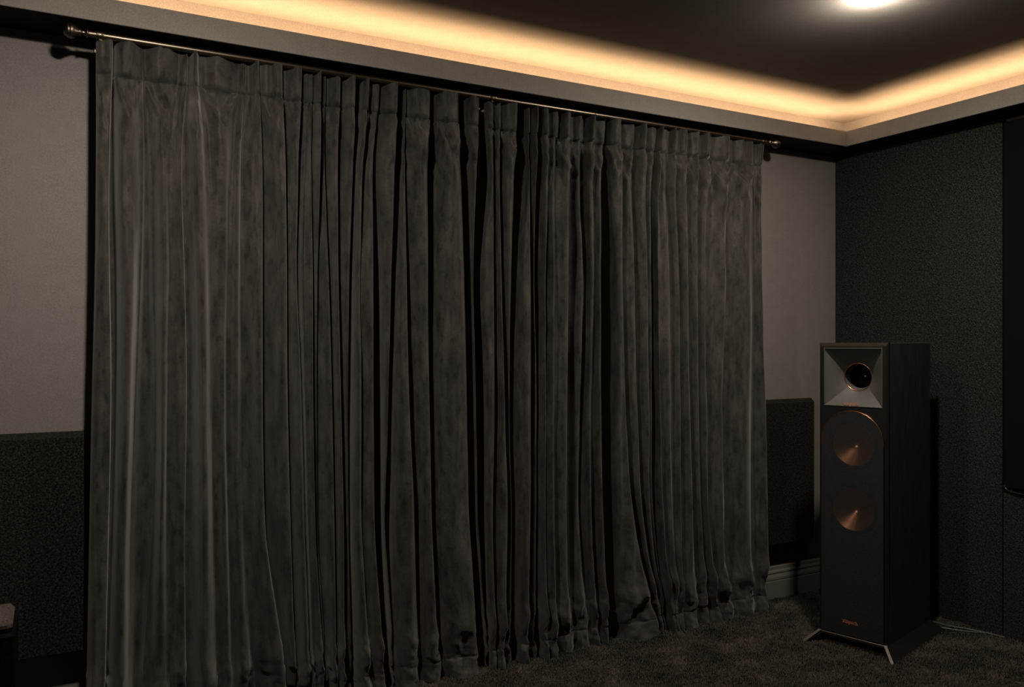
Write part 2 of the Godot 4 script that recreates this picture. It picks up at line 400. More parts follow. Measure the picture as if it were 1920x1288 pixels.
	for m: StandardMaterial3D in [M.screen_cloth, M.foot, M.dark, M.panel, M.low_panel, M.carpet, M.tuft, M.underside, M.seat_dark]:
		m.metallic_specular = 0.12
	M.aluminium = mat(0.6, 0.6, 0.6, 0.45, 0.9)

# ---------------------------------------------------------------- light
const LAMP_E := 2.4         # face of a downlight
const LAMP_SIDE := 0.45     # its diffuser's rim
const COVE_E := 0.72

func set_view() -> void:
	var cam := Camera3D.new()
	cam.name = "camera"
	cam.position = EYE
	cam.rotation_degrees.y = -28.9
	cam.fov = rad_to_deg(2.0 * atan(644.0 / 1567.0))
	cam.near = 0.05
	add_child(cam)
	cam.current = true
	var e := Environment.new()
	e.background_mode = Environment.BG_COLOR
	e.background_color = Color(0, 0, 0)
	e.tonemap_mode = Environment.TONE_MAPPER_LINEAR
	e.tonemap_exposure = 1.0
	e.sdfgi_enabled = true
	e.ssao_enabled = true
	e.ssil_enabled = true
	var w := WorldEnvironment.new()
	w.name = "surroundings"
	w.environment = e
	add_child(w)

func downlight(x: float, z: float, power: float, label: String) -> void:
	var t := thing("ceiling_downlight", label, "downlight", Vector3(x, CEIL, z), 0.0, "downlights in the ceiling tray")
	put("trim_ring", lathe([Vector2(0.052, 0.0), Vector2(0.051, -0.003), Vector2(0.0445, -0.004), Vector2(0.0442, 0.0)], Vector3.ZERO, Vector3.UP, 40, false), M.white_plastic, t)
	put("bulb", lathe([Vector2(0.044, 0.0), Vector2(0.044, -0.010), Vector2(0.040, -0.018), Vector2(0.030, -0.024), Vector2(0.015, -0.028), Vector2(0.0, -0.029)], Vector3.ZERO, Vector3.UP, 32), M.bulb, t)
	var l := OmniLight3D.new()
	l.name = "glow"
	l.light_color = Color(1.0, 0.945, 0.875)
	l.light_energy = LAMP_SIDE * power
	l.light_size = 0.045
	l.omni_range = 12.0
	l.omni_attenuation = 2.0
	l.shadow_enabled = true
	l.position = Vector3(0, -0.016, 0)
	t.add_child(l)
	var f := AreaLight3D.new()
	f.name = "face_glow"
	f.light_color = l.light_color
	f.light_energy = LAMP_E * power
	f.area_size = Vector2(0.075, 0.075)
	f.area_range = 12.0
	f.shadow_enabled = true
	f.position = Vector3(0, -0.031, 0)
	f.rotation.x = -PI / 2
	t.add_child(f)

func led_strip(a: Vector3, b: Vector3, label: String) -> void:
	var t := thing("led_strip", label, "light strip", (a + b) / 2.0)
	var len := a.distance_to(b)
	var along := (b - a).normalized()
	var w := 0.07
	var across := Vector3(absf(along.z), 0, absf(along.x)) * w / 2.0
	var half := Vector3(absf(along.x), 0, absf(along.z)) * len / 2.0
	put("channel", box(-half - across * 1.3, half + across * 1.3 + Vector3(0, 0.004, 0)), M.aluminium, t)
	put("diffuser", box(-half - across + Vector3(0, 0.0042, 0), half + across + Vector3(0, 0.007, 0)), M.led, t)
	var l := AreaLight3D.new()
	l.name = "glow"
	l.light_color = Color(1.0, 0.605, 0.31).linear_to_srgb()
	l.area_size = Vector2(len, w)
	l.light_energy = COVE_E * len
	l.area_range = 12.0
	l.shadow_enabled = true
	l.rotation = Vector3(PI / 2, 0, 0) if absf(along.x) > 0.5 else Vector3(PI / 2, PI / 2, 0)
	l.position = Vector3(0, 0.010, 0)
	t.add_child(l)

# ---------------------------------------------------------------- the room
func make_room() -> void:
	struct("floor", box(Vector3(ROOM_L, -0.1, -0.1), Vector3(WALL_X, 0.0, ROOM_F)), M.carpet)
	struct("ceiling", box(Vector3(ROOM_L - 0.1, CEIL, -0.1), Vector3(WALL_X + 0.1, CEIL + 0.1, ROOM_F + 0.1)), M.ceiling)
	struct("wall_back", box(Vector3(ROOM_L - 0.1, -0.1, -0.1), Vector3(WALL_X + 0.1, CEIL, 0.0)), M.wall)
	struct("wall_right", box(Vector3(WALL_X, -0.1, 0.0), Vector3(WALL_X + 0.1, CEIL, ROOM_F)), M.wall)
	struct("wall_left", box(Vector3(ROOM_L - 0.1, -0.1, 0.0), Vector3(ROOM_L, CEIL, ROOM_F)), M.wall)
	struct("wall_front", box(Vector3(ROOM_L - 0.1, -0.1, ROOM_F), Vector3(WALL_X + 0.1, CEIL, ROOM_F + 0.1)), M.wall)
	# pile of the carpet where the photograph looks at the floor
	var tuft := start()
	for k in 3:
		var a := TAU * k / 3.0
		var d := Vector3(cos(a), 0, sin(a))
		var s := Vector3(-d.z, 0, d.x) * 0.0016
		tri(tuft, d * 0.001 + s, d * 0.001 - s, d * 0.0055 + Vector3(0, 0.009, 0), d)
	var mm := MultiMesh.new()
	mm.transform_format = MultiMesh.TRANSFORM_3D
	mm.use_colors = true
	mm.mesh = done(tuft)
	var rng := RandomNumberGenerator.new()
	rng.seed = 5
	var patch := noise(77, 1.0, 3)
	var count := 110000
	mm.instance_count = count
	for k in count:
		var p := Vector3(rng.randf_range(0.6, 3.57), -0.001, rng.randf_range(0.03, 1.15))
		var lean := patch.get_noise_2d(p.x * 5.0, p.z * 5.0)
		var b := Basis(Vector3(sin(lean * 9.0), 0, cos(lean * 9.0)), 0.35 + lean * 0.9) * Basis(Vector3.UP, rng.randf() * TAU)
		mm.set_instance_transform(k, Transform3D(b.scaled(Vector3.ONE * rng.randf_range(0.8, 1.4)), p))
		var tone := clampf(0.75 + lean * 0.55 + rng.randf_range(-0.25, 0.25), 0.2, 1.3)
		mm.set_instance_color(k, Color(tone, tone, tone))
	var pile := MultiMeshInstance3D.new()
	pile.name = "carpet_pile"
	pile.multimesh = mm
	pile.material_override = M.tuft
	pile.set_meta("kind", "stuff")
	get_node("floor").add_child(pile)
	# soffit with its upstanding lip, along the curtain wall and along the right wall
	var st := start()
	add_box(st, Vector3(ROOM_L, SOFFIT + 0.002, 0.0), Vector3(WALL_X, SOFFIT + 0.012, LIP_Z - 0.014))
	add_box(st, Vector3(ROOM_L, SOFFIT, LIP_Z - 0.014), Vector3(LIP_X + 0.014, LIP, LIP_Z), 0.0015)
	var t1 := struct("trim_1", done(st), M.wall)
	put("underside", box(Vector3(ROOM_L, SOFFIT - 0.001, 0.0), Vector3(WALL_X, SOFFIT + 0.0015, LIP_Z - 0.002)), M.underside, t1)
	st = start()
	add_box(st, Vector3(LIP_X + 0.014, SOFFIT + 0.002, LIP_Z - 0.014), Vector3(WALL_X, SOFFIT + 0.012, ROOM_F))
	add_box(st, Vector3(LIP_X, SOFFIT, LIP_Z - 0.002), Vector3(LIP_X + 0.014, LIP, ROOM_F), 0.0015)
	var t2 := struct("trim_2", done(st), M.wall)
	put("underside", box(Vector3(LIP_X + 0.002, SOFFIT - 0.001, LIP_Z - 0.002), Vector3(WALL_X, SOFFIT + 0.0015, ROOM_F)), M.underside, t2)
	# moulded baseboard, profile (depth, height) run along x
	var prof := [Vector2(0.0, 0.0), Vector2(0.022, 0.0), Vector2(0.022, 0.085), Vector2(0.0205, 0.087), Vector2(0.016, 0.088), Vector2(0.016, 0.0905),
		Vector2(0.020, 0.092), Vector2(0.0195, 0.104), Vector2(0.014, 0.116), Vector2(0.009, 0.117), Vector2(0.009, 0.120), Vector2(0.013, 0.122), Vector2(0.012, 0.129), Vector2(0.005, 0.136), Vector2(0.004, 0.150), Vector2(0.0, 0.154)]
	st = start()
	for k in prof.size() - 1:
		var p: Vector2 = prof[k]
		var q: Vector2 = prof[k + 1]
		quad(st, Vector3(ROOM_L, p.y, p.x), Vector3(PANEL_X, p.y, p.x), Vector3(PANEL_X, q.y, q.x), Vector3(ROOM_L, q.y, q.x), Vector3(0, -(q.x - p.x), q.y - p.y) if true else Vector3.UP)
	struct("baseboard_back", done(st), M.trim)

# a wall panel wrapped in felt, with its front edges cut at a slope
func felt_panel(lo: Vector3, hi: Vector3, slope_in: float, m: Material, label: String, group: String) -> void:
	# back lies on z = lo.z, the face on z = hi.z
	var st := start()
	var s := slope_in
	var b := [Vector3(lo.x, lo.y, lo.z), Vector3(hi.x, lo.y, lo.z), Vector3(hi.x, hi.y, lo.z), Vector3(lo.x, hi.y, lo.z)]
	var f := [Vector3(lo.x + s, lo.y + 0.004, hi.z), Vector3(hi.x - s, lo.y + 0.004, hi.z), Vector3(hi.x - s, hi.y - 0.014, hi.z), Vector3(lo.x + s, hi.y - 0.014, hi.z)]
	quad(st, f[0], f[1], f[2], f[3], Vector3(0, 0, 1))
	quad(st, b[0], b[1], b[2], b[3], Vector3(0, 0, -1))
	var outs := [Vector3(0, -1, 0), Vector3(1, 0, 0), Vector3(0, 1, 0), Vector3(-1, 0, 0)]
	for k in 4:
		quad(st, b[k], b[(k + 1) % 4], f[(k + 1) % 4], f[k], outs[k])
	var o := put("acoustic_panel", done(st), m)
	tag(o, label, "panel", group)

func make_panels() -> void:
	felt_panel(Vector3(-1.4, 0.296, 0.001), Vector3(0.094, 0.979, 0.065), 0.003, M.low_panel, "low charcoal felt panel on the wall left of the curtain", "low felt panels on the curtain wall")
	felt_panel(Vector3(2.985, 0.278, 0.001), Vector3(3.400, 0.980, 0.065), 0.050, M.low_panel, "low charcoal felt panel between curtain and speaker", "low felt panels on the curtain wall")
	# fabric covered panels that clad the right wall
	var a := put("fabric_wall_panel", box(Vector3(PANEL_X, 0.0, 0.001), Vector3(WALL_X - 0.001, 2.226, 0.874), 0.004), M.panel)
	tag(a, "tall dark grey fabric wall panel behind the speaker", "panel", "fabric panels on the screen wall")
	var b := put("fabric_wall_panel", box(Vector3(PANEL_X, 0.0, 0.878), Vector3(WALL_X - 0.001, 0.618, 3.2), 0.004), M.panel)
	tag(b, "dark grey fabric panel below the black screen", "panel", "fabric panels on the screen wall")
	# black framed screen beside the tall panel
	var t := thing("projection_screen", "black framed screen at the right edge, beside the tall fabric panel", "screen", Vector3(0, 0, 0))
	put("frame", box(Vector3(PANEL_X + 0.004, 0.640, 0.880), Vector3(WALL_X - 0.001, 2.206, 1.06), 0.003), M.screen_cloth, t)
	put("frame", box(Vector3(PANEL_X + 0.004, 0.640, 3.02), Vector3(WALL_X - 0.001, 2.206, 3.2), 0.003), M.screen_cloth, t)
	put("screen", box(Vector3(PANEL_X + 0.014, 0.640, 1.06), Vector3(WALL_X - 0.001, 2.206, 3.02)), M.screen_cloth, t)
	put("top_rail", box(Vector3(PANEL_X + 0.020, 2.208, 0.880), Vector3(WALL_X - 0.001, 2.227, 3.2), 0.002), M.rail, t)
	var path := [Vector3(PANEL_X + 0.002, 0.650, 0.884), Vector3(PANEL_X - 0.001, 0.640, 0.888), Vector3(PANEL_X - 0.003, 0.630, 0.900), Vector3(PANEL_X - 0.004, 0.624, 0.930), Vector3(PANEL_X - 0.004, 0.622, 0.97), Vector3(PANEL_X - 0.004, 0.622, 3.19)]
	put("lower_edge", tube(path, 0.006, 12), M.gloss_black, t)

# ---------------------------------------------------------------- curtains
func fold_at(i: int, y: float) -> Vector3:
	var f: Array = FOLDS[i]
	var k := 0
	while k < LEVELS.size() - 2 and y < LEVELS[k + 1]:
		k += 1
	var y0: float = LEVELS[k]
	var y1: float = LEVELS[k + 1]
	var t := clampf((y0 - y) / (y0 - y1), 0.0, 1.0)
	var o := Vector3.ZERO
	var n := LEVELS.size()
	for j in 3:
		var p0: float = f[maxi(k - 1, 0) * 3 + j]
		var p1: float = f[k * 3 + j]
		var p2: float = f[(k + 1) * 3 + j]
		var p3: float = f[mini(k + 2, n - 1) * 3 + j]
		var c := cubic_interpolate(p1, p2, p0, p3, t)
		o[j] = clampf(c, minf(p1, p2) - 0.003, maxf(p1, p2) + 0.003)
	return o

func curtain(first: int, last: int, label: String, seed_: int) -> void:
	var big := noise(seed_, 1.0, 2)
	var mid := noise(seed_ + 1, 1.0, 3)
	var crush := noise(seed_ + 2, 1.0, 3)
	var S := 14
	var G := 4
	var ys := PackedFloat32Array()
	for k in 9:
		ys.append(lerpf(2.190, 2.0955, k / 8.0))
	var head := ys.size()
	ys.append(2.0925)
	ys.append(2.0895)
	for k in 100:
		ys.append(lerpf(2.085, 0.30, pow(k / 99.0, 0.92)))
	for k in 30:
		ys.append(lerpf(0.292, 0.078, k / 29.0))
	var hem := ys.size()
	ys.append(0.0735)
	for k in 10:
		ys.append(lerpf(0.070, 0.004, k / 9.0))
	var nf := last - first
	var heads := PackedFloat32Array()
	for i in range(first, last):
		var h := fold_at(i, 2.10)
		heads.append(smoothstep(0.035, 0.075, h.y - h.x))
	var cols := nf * S + (nf - 1) * G
	var pos := PackedVector3Array()
	var uvs := PackedVector2Array()
	pos.resize(ys.size() * cols)
	uvs.resize(ys.size() * cols)
	for r in ys.size():
		var y := ys[r]
		var in_head := smoothstep(2.02, 2.10, y)
		var low := smoothstep(0.32, 0.06, y)
		var under := smoothstep(2.095, 2.07, y) * smoothstep(1.80, 2.05, y)
		var at := r * cols
		var folds: Array[Vector3] = []
		for i in range(first, last):
			folds.append(fold_at(i, y))
		var front := PackedFloat32Array()
		var valley := PackedFloat32Array()
		for i in nf:
			front.append(lerpf(0.100, 0.118, in_head) + lerpf(0.065, 0.036, in_head) * folds[i].z)
		for i in nf - 1:
			var kind: int = CREASE[first + i + 1]
			var w := minf(folds[i].y - folds[i].x, folds[i + 1].y - folds[i + 1].x)
			var depth: float = [minf(lerpf(0.016, 0.040, smoothstep(0.4, 1.2, folds[i].y)), w * 0.75), minf(0.055, w * 0.8 + 0.012), 0.085, 0.045][kind]
			depth *= lerpf(1.0, 0.6, low)
			valley.append(maxf(minf(front[i], front[i + 1]) - depth * lerpf(1.0, 0.6, in_head), 0.050))
		for i in nf:
			var f := folds[i]
			var w := f.y - f.x
			var zf := front[i]
			var zl := zf - 0.03 if i == 0 else valley[i - 1]
			var zr := zf - 0.03 if i == nf - 1 else valley[i]
			var soft_l: bool = i > 0 and CREASE[first + i] != 2
			var soft_r: bool = i < nf - 1 and CREASE[first + i + 1] in [0, 3]
			var square := 2.2 + 0.9 * smoothstep(1.9, 2.3, f.x)
			var pk := (0.58 if soft_r else lerpf(0.84, 0.70, smoothstep(0.4, 1.3, f.x))) + 0.07 * sin(float(i) * 2.4 + seed_)
			# the cloth is a little too long: it slumps above the hem and spreads on the floor
			var slump := 0.030 * sin(i * 1.7 + seed_) + 0.012
			for k in S:
				var t := k / float(S - 1)
				# denser samples at both flanks
				t = 0.5 - 0.5 * cos(PI * t)
				var q := 1.0 - t / pk if t < pk else (t - pk) / (1.0 - pk)
				var soft := soft_l if t < pk else soft_r
				var zv := zl if t < pk else zr
				var fall := (1.0 - cos(PI * q)) / 2.0 if soft else 1.0 - pow(maxf(0.0, 1.0 - pow(q, square)), 1.0 / square)
				var z := zf - (zf - zv) * fall
				var x := f.x + w * t
				# softer ridges inside a wide fold
				var inside := sin(PI * t)
				z += inside * smoothstep(0.025, 0.07, w) * 0.020 * big.get_noise_2d(x * 17.0 + i * 3.1, y * 0.9)
				z += inside * 0.006 * mid.get_noise_2d(x * 26.0, y * 2.3)
				z += inside * under * (0.014 * crush.get_noise_2d(x * 30.0 + y * 14.0, y * 13.0) + 0.034 * smoothstep(0.03, 0.09, w) * crush.get_noise_2d(x * 15.0 + 3.0, y * 8.0))
				# swags: the flat bits of the header pull the cloth into a V below the seam
				var v_line := 1.0 - (2.088 - y) / (0.13 + 0.03 * sin(i * 1.3))
				if v_line < 1.0 and v_line > -0.6:
					var v := absf(t - 0.5) * 2.0
					z += heads[i] * 0.012 * exp(-pow((v - maxf(v_line, 0.0)) / 0.20, 2.0)) * smoothstep(-0.6, 0.1, v_line)
					z -= heads[i] * 0.010 * smoothstep(0.05, 0.4, v_line - v)
				z += inside * in_head * 0.005 * mid.get_noise_2d(x * 30.0, y * 20.0)
				var s := slump + 0.05 * crush.get_noise_2d(x * 5.0, 3.0)
				var sag := 0.022 * exp(-pow((y - 0.165 - s) / 0.055, 2.0)) - 0.009 * exp(-pow((y - 0.092 - s * 0.8) / 0.026, 2.0)) + 0.020 * smoothstep(0.085, 0.0, y)
				z += sag * inside * f.z
				z += low * (0.014 * crush.get_noise_2d(x * 7.0, y * 7.0) + 0.010 * mid.get_noise_2d(x * 12.0 + 7.0, y * 15.0) * inside + 0.016 * inside * smoothstep(0.05, 0.12, w) * crush.get_noise_2d(x * 10.0 + 2.0, y * 13.0))
				x += low * 0.010 * mid.get_noise_2d(x * 13.0 + 5.0, y * 11.0)
				z -= 0.009 * smoothstep(2.0945, 2.0890, y) * smoothstep(2.03, 2.088, y) * (0.3 + inside)
				if absf(y - 2.0925) < 0.001 or absf(y - 0.0735) < 0.001:
					z -= 0.006
				var top := 0.010 * f.z if r == 0 else 0.0
				pos[at] = Vector3(x, y + top, maxf(z, 0.050))
				uvs[at] = Vector2((first + i) * 0.083 + t * 0.083, y * 0.62)
				at += 1
			if i < nf - 1:
				var n := folds[i + 1]
				var g := n.x - f.y
				for k in G:
					var t := (k + 1.0) / (G + 1.0)
					var deep := sin(PI * t) * minf(0.03, g * 0.8) if CREASE[first + i + 1] > 0 else 0.0
					# a tight crease rolls back under the fold on its left
					var under_roll := sin(PI * t) * minf(0.012, (f.y - f.x) * 0.4) if CREASE[first + i + 1] == 1 else 0.0
					pos[at] = Vector3(lerpf(f.y, n.x, t) - under_roll, y, maxf(valley[i] - deep, 0.050))
					uvs[at] = Vector2((first + i + 1) * 0.083, y * 0.62)
					at += 1
	# the print of the nap follows the length of the cloth
	var mark := 0
	while ys[mark] > 1.2:
		mark += 1
	var run := first * 0.083
	for c in cols:
		if c > 0:
			run += minf(pos[mark * cols + c].distance_to(pos[mark * cols + c - 1]), 0.03)
		for r in ys.size():
			uvs[r * cols + c] = Vector2(run * 0.85, ys[r] * 0.62)
	var nor := PackedVector3Array()
	nor.resize(pos.size())
	for r in ys.size():
		for c in cols:
			var u := pos[r * cols + mini(c + 1, cols - 1)] - pos[r * cols + maxi(c - 1, 0)]
			var v := pos[maxi(r - 1, 0) * cols + c] - pos[mini(r + 1, ys.size() - 1) * cols + c]
			nor[r * cols + c] = u.cross(v).normalized()
	var t := thing("velvet_curtain", label, "curtain", Vector3((FOLDS[first][0] + FOLDS[last - 1][1]) / 2.0, 0, 0.12), 0.0, "velvet curtains on the rod")
	var names := ["header_band", "drape", "hem_band"]
	var cuts := [0, head, hem, ys.size() - 1]
	for p in 3:
		var r0: int = cuts[p]
		var r1: int = cuts[p + 1]
		var pv := PackedVector3Array()
		var pn := nor.slice(r0 * cols, (r1 + 1) * cols)
		var pu := uvs.slice(r0 * cols, (r1 + 1) * cols)
		for q in pos.slice(r0 * cols, (r1 + 1) * cols):
			pv.append(q - t.position)
		var ids := PackedInt32Array()
		for r in r1 - r0:
			for c in cols - 1:
				var a := r * cols + c
				ids.append_array(PackedInt32Array([a, a + 1, a + cols + 1, a, a + cols + 1, a + cols]))
		var arr := []
		arr.resize(Mesh.ARRAY_MAX)
		arr[Mesh.ARRAY_VERTEX] = pv
		arr[Mesh.ARRAY_NORMAL] = pn
		arr[Mesh.ARRAY_TEX_UV] = pu
		arr[Mesh.ARRAY_INDEX] = ids
		var me := ArrayMesh.new()
		me.add_surface_from_arrays(Mesh.PRIMITIVE_TRIANGLES, arr)
		put(names[p], me, M.velvet, t)

func make_rod() -> void:
	var y := 2.204
	var z := 0.14
	var t := thing("curtain_rod", "dark bronze telescopic curtain rod with turned finials under the soffit", "curtain rod", Vector3(1.5, y, z))
	var o := -1.5
	put("thick_tube", lathe([Vector2(0, 0), Vector2(0.0102, 0), Vector2(0.0102, 1.40), Vector2(0, 1.40)], Vector3(0.098 + o, 0, 0), Vector3.RIGHT, 24, false), M.bronze, t)
	put("thin_tube", lathe([Vector2(0.0092, 0), Vector2(0.0092, 1.46)], Vector3(1.495 + o, 0, 0), Vector3.RIGHT, 24), M.bronze, t)
	put("joint_collar", lathe([Vector2(0.0088, 0), Vector2(0.0125, 0.0), Vector2(0.0132, 0.004), Vector2(0.0117, 0.007), Vector2(0.0117, 0.017), Vector2(0.0132, 0.020), Vector2(0.0125, 0.024), Vector2(0.0088, 0.024)], Vector3(1.482 + o, 0, 0), Vector3.RIGHT, 24, false), M.bronze, t)
	var prof := [Vector2(0.0, -0.068), Vector2(0.010, -0.067), Vector2(0.017, -0.063), Vector2(0.0205, -0.057), Vector2(0.0225, -0.053), Vector2(0.0215, -0.051), Vector2(0.0215, -0.0505), Vector2(0.0232, -0.0485), Vector2(0.0228, -0.043), Vector2(0.0200, -0.036), Vector2(0.0155, -0.030),
		Vector2(0.0120, -0.025), Vector2(0.0105, -0.0225), Vector2(0.0125, -0.021), Vector2(0.0105, -0.0195), Vector2(0.0070, -0.016), Vector2(0.0075, -0.013), Vector2(0.0065, -0.010), Vector2(0.0075, -0.006), Vector2(0.0130, -0.004), Vector2(0.0150, -0.002), Vector2(0.0130, 0.0), Vector2(0.0095, 0.002), Vector2(0.0095, 0.022), Vector2(0.0120, 0.023), Vector2(0.0125, 0.026), Vector2(0.0115, 0.028), Vector2(0.0115, 0.040), Vector2(0.0125, 0.042), Vector2(0.0095, 0.044)]
	put("finial", lathe(prof, Vector3(0.1 + o, 0, 0), Vector3.RIGHT, 36), M.bronze, t)
	put("finial", lathe(prof, Vector3(2.958 + o, 0, 0), Vector3.LEFT, 36), M.bronze, t)
	for x: float in [0.135, 1.494, 2.93]:
		var st := start()
		add_tube(st, [Vector3(x + o, -0.012, 0), Vector3(x + o, -0.016, -0.02), Vector3(x + o, -0.018, -0.08), Vector3(x + o, -0.022, -0.136)], 0.005, 10)
		add_box(st, Vector3(x + o - 0.013, -0.055, -0.139), Vector3(x + o + 0.013, 0.012, -0.134), 0.001)
		add_lathe(st, [Vector2(0.0098, -0.006), Vector2(0.0115, -0.006), Vector2(0.0115, 0.006), Vector2(0.0098, 0.006)], Vector3(x + o, 0, 0), Vector3.RIGHT, 24, false)
		put("bracket", done(st), M.bronze, t)

# ---------------------------------------------------------------- the speaker
func cell_with_hole(st: SurfaceTool, x0: float, x1: float, y0: float, y1: float, c: Vector2, r: float, z: float, deep: float) -> void:
	var n := 64
	var on_rect := func(a: float) -> Vector2:
		var d := Vector2(cos(a), sin(a))
		var k := 1e9
		if absf(d.x) > 1e-6:
			k = minf(k, ((x1 if d.x > 0 else x0) - c.x) / d.x)
		if absf(d.y) > 1e-6:
			k = minf(k, ((y1 if d.y > 0 else y0) - c.y) / d.y)
		return c + d * k
	var angles := []
	for k in n:
		angles.append(TAU * k / n)
	for p: Vector2 in [Vector2(x0, y0), Vector2(x1, y0), Vector2(x1, y1), Vector2(x0, y1)]:
		angles.append(fposmod((p - c).angle(), TAU))
	angles.sort()
	for k in angles.size():
		var a: float = angles[k]
		var b: float = angles[(k + 1) % angles.size()]
		var oa: Vector2 = on_rect.call(a)
		var ob: Vector2 = on_rect.call(b)
		var ia := c + Vector2(cos(a), sin(a)) * r
		var ib := c + Vector2(cos(b), sin(b)) * r
		quad(st, Vector3(oa.x, oa.y, z), Vector3(ob.x, ob.y, z), Vector3(ib.x, ib.y, z), Vector3(ia.x, ia.y, z), Vector3(0, 0, 1))
		quad(st, Vector3(ia.x, ia.y, z), Vector3(ib.x, ib.y, z), Vector3(ib.x, ib.y, z - deep), Vector3(ia.x, ia.y, z - deep), Vector3(c.x - ia.x, c.y - ia.y, 0))

func lettering(text: String, height: float, m: Material, parent: Node, at: Vector3) -> void:
	var f := SystemFont.new()
	f.font_names = PackedStringArray(["Droid Serif"])
	f.font_weight = 700
	var tm := TextMesh.new()
	tm.text = text
	tm.font = f
	tm.font_size = 64
	tm.pixel_size = height / 64.0
	tm.depth = 0.0012
	tm.curve_step = 2.0
	put("badge", tm, m, parent, at)

func make_speaker() -> void:
	var hw := 0.1425
	var top := 1.260
	var fz := 0.230
	var t := thing("floor_speaker", "tall black floor speaker with square horn and copper cones by the right wall", "speaker", Vector3(3.105, 0, 0.610), deg_to_rad(-74.6))
	var st := start()
	add_box(st, Vector3(-hw, 0.045, -0.23), Vector3(-hw + 0.018, top, 0.204), 0.002)
	add_box(st, Vector3(hw - 0.018, 0.045, -0.23), Vector3(hw, top, 0.204), 0.002)
	add_box(st, Vector3(-hw + 0.018, top - 0.018, -0.23), Vector3(hw - 0.018, top, 0.204))
	add_box(st, Vector3(-hw + 0.018, 0.045, -0.23), Vector3(hw - 0.018, 0.063, 0.204))
	add_box(st, Vector3(-hw + 0.018, 0.063, -0.23), Vector3(hw - 0.018, top - 0.018, -0.212))
	put("cabinet", done(st), M.vinyl, t)
	# baffle: chamfered rim, an opening for the horn, two for the woofers
	st = start()
	var b := 0.008
	var o := [Vector2(-hw, 0.045), Vector2(hw, 0.045), Vector2(hw, top), Vector2(-hw, top)]
	var i := [Vector2(-hw + b, 0.045 + b), Vector2(hw - b, 0.045 + b), Vector2(hw - b, top - 0.014), Vector2(-hw + b, top - 0.014)]
	var outs := [Vector3(0, -1, 0), Vector3(1, 0, 0), Vector3(0, 1, 0), Vector3(-1, 0, 0)]
	for k in 4:
		var k2 := (k + 1) % 4
		quad(st, Vector3(o[k].x, o[k].y, 0.2045), Vector3(o[k2].x, o[k2].y, 0.2045), Vector3(o[k2].x, o[k2].y, fz - b), Vector3(o[k].x, o[k].y, fz - b), outs[k])
		quad(st, Vector3(o[k].x, o[k].y, fz - b), Vector3(o[k2].x, o[k2].y, fz - b), Vector3(i[k2].x, i[k2].y, fz), Vector3(i[k].x, i[k].y, fz), outs[k] + Vector3(0, 0, 1))
	var hx := 0.119
	var hy0 := 0.999
	var hy1 := 1.237
	var x0: float = i[0].x
	var x1: float = i[1].x
	var F := Vector3(0, 0, 1)
	quad(st, Vector3(x0, hy1, fz), Vector3(x1, hy1, fz), Vector3(x1, i[2].y, fz), Vector3(x0, i[2].y, fz), F)
	quad(st, Vector3(x0, hy0, fz), Vector3(-hx, hy0, fz), Vector3(-hx, hy1, fz), Vector3(x0, hy1, fz), F)
	quad(st, Vector3(hx, hy0, fz), Vector3(x1, hy0, fz), Vector3(x1, hy1, fz), Vector3(hx, hy1, fz), F)
	quad(st, Vector3(x0, 0.975, fz), Vector3(x1, 0.975, fz), Vector3(x1, hy0, fz), Vector3(x0, hy0, fz), F)
	cell_with_hole(st, x0, x1, 0.705, 0.975, Vector2(0, 0.842), 0.104, fz, 0.06)
	cell_with_hole(st, x0, x1, 0.435, 0.705, Vector2(0, 0.574), 0.104, fz, 0.06)
	quad(st, Vector3(x0, 0.045 + b, fz), Vector3(x1, 0.045 + b, fz), Vector3(x1, 0.435, fz), Vector3(x0, 0.435, fz), F)
	put("baffle", done(st), M.black_lacquer, t)
	# horn: square mouth flaring in to a round throat
	var hc := Vector2(0.0, (hy0 + hy1) / 2.0)
	var hh := (hy1 - hy0) / 2.0
	var rt := 0.057
	var n := 64
	var steps := 12
	st = start()
	for k in n:
		var quarter := int(floor((k + n / 8.0) / (n / 4.0))) % 4
		st.set_smooth_group(quarter)
		for s in steps:
			var ps: Array[Vector3] = []
			for e: Vector2i in [Vector2i(k, s), Vector2i(k + 1, s), Vector2i(k + 1, s + 1), Vector2i(k, s + 1)]:
				var a := TAU * e.x / n
				var d := Vector2(cos(a), sin(a))
				var sq := d * (hh / maxf(absf(d.x), absf(d.y)))
				var ci := d * rt
				var u := float(e.y) / steps
				var p := hc + sq.lerp(ci, u)
				ps.append(Vector3(p.x, p.y, fz - 0.054 * pow(u, 0.9)))
			quad(st, ps[0], ps[1], ps[2], ps[3], Vector3(hc.x - ps[0].x, hc.y - ps[0].y, 0.06))
	st.set_smooth_group(-1)
	for s: float in [-1.0, 1.0]:
		add_box(st, Vector3(-hx - 0.003, hc.y + s * hh - 0.0018, fz - 0.002), Vector3(hx + 0.003, hc.y + s * hh + 0.0018, fz + 0.0022), 0.0008)
		add_box(st, Vector3(s * hx - 0.0018, hy0, fz - 0.002), Vector3(s * hx + 0.0018, hy1, fz + 0.0022), 0.0008)
	var horn := put("horn", done(st), M.horn, t)
	var zt := fz - 0.054
	put("throat", lathe([Vector2(rt, 0.0), Vector2(0.053, 0.012), Vector2(0.047, 0.028)], Vector3(0, hc.y, zt), Vector3(0, 0, -1), 48), M.horn, horn)
	put("throat_ring", lathe([Vector2(rt - 0.0012, 0.0022), Vector2(rt - 0.0022, 0.0), Vector2(rt - 0.0012, -0.0022), Vector2(rt + 0.0006, -0.003), Vector2(rt + 0.0018, -0.0015), Vector2(rt + 0.0022, 0.001)], Vector3(0, hc.y, zt), Vector3(0, 0, -1), 64), M.copper, horn)
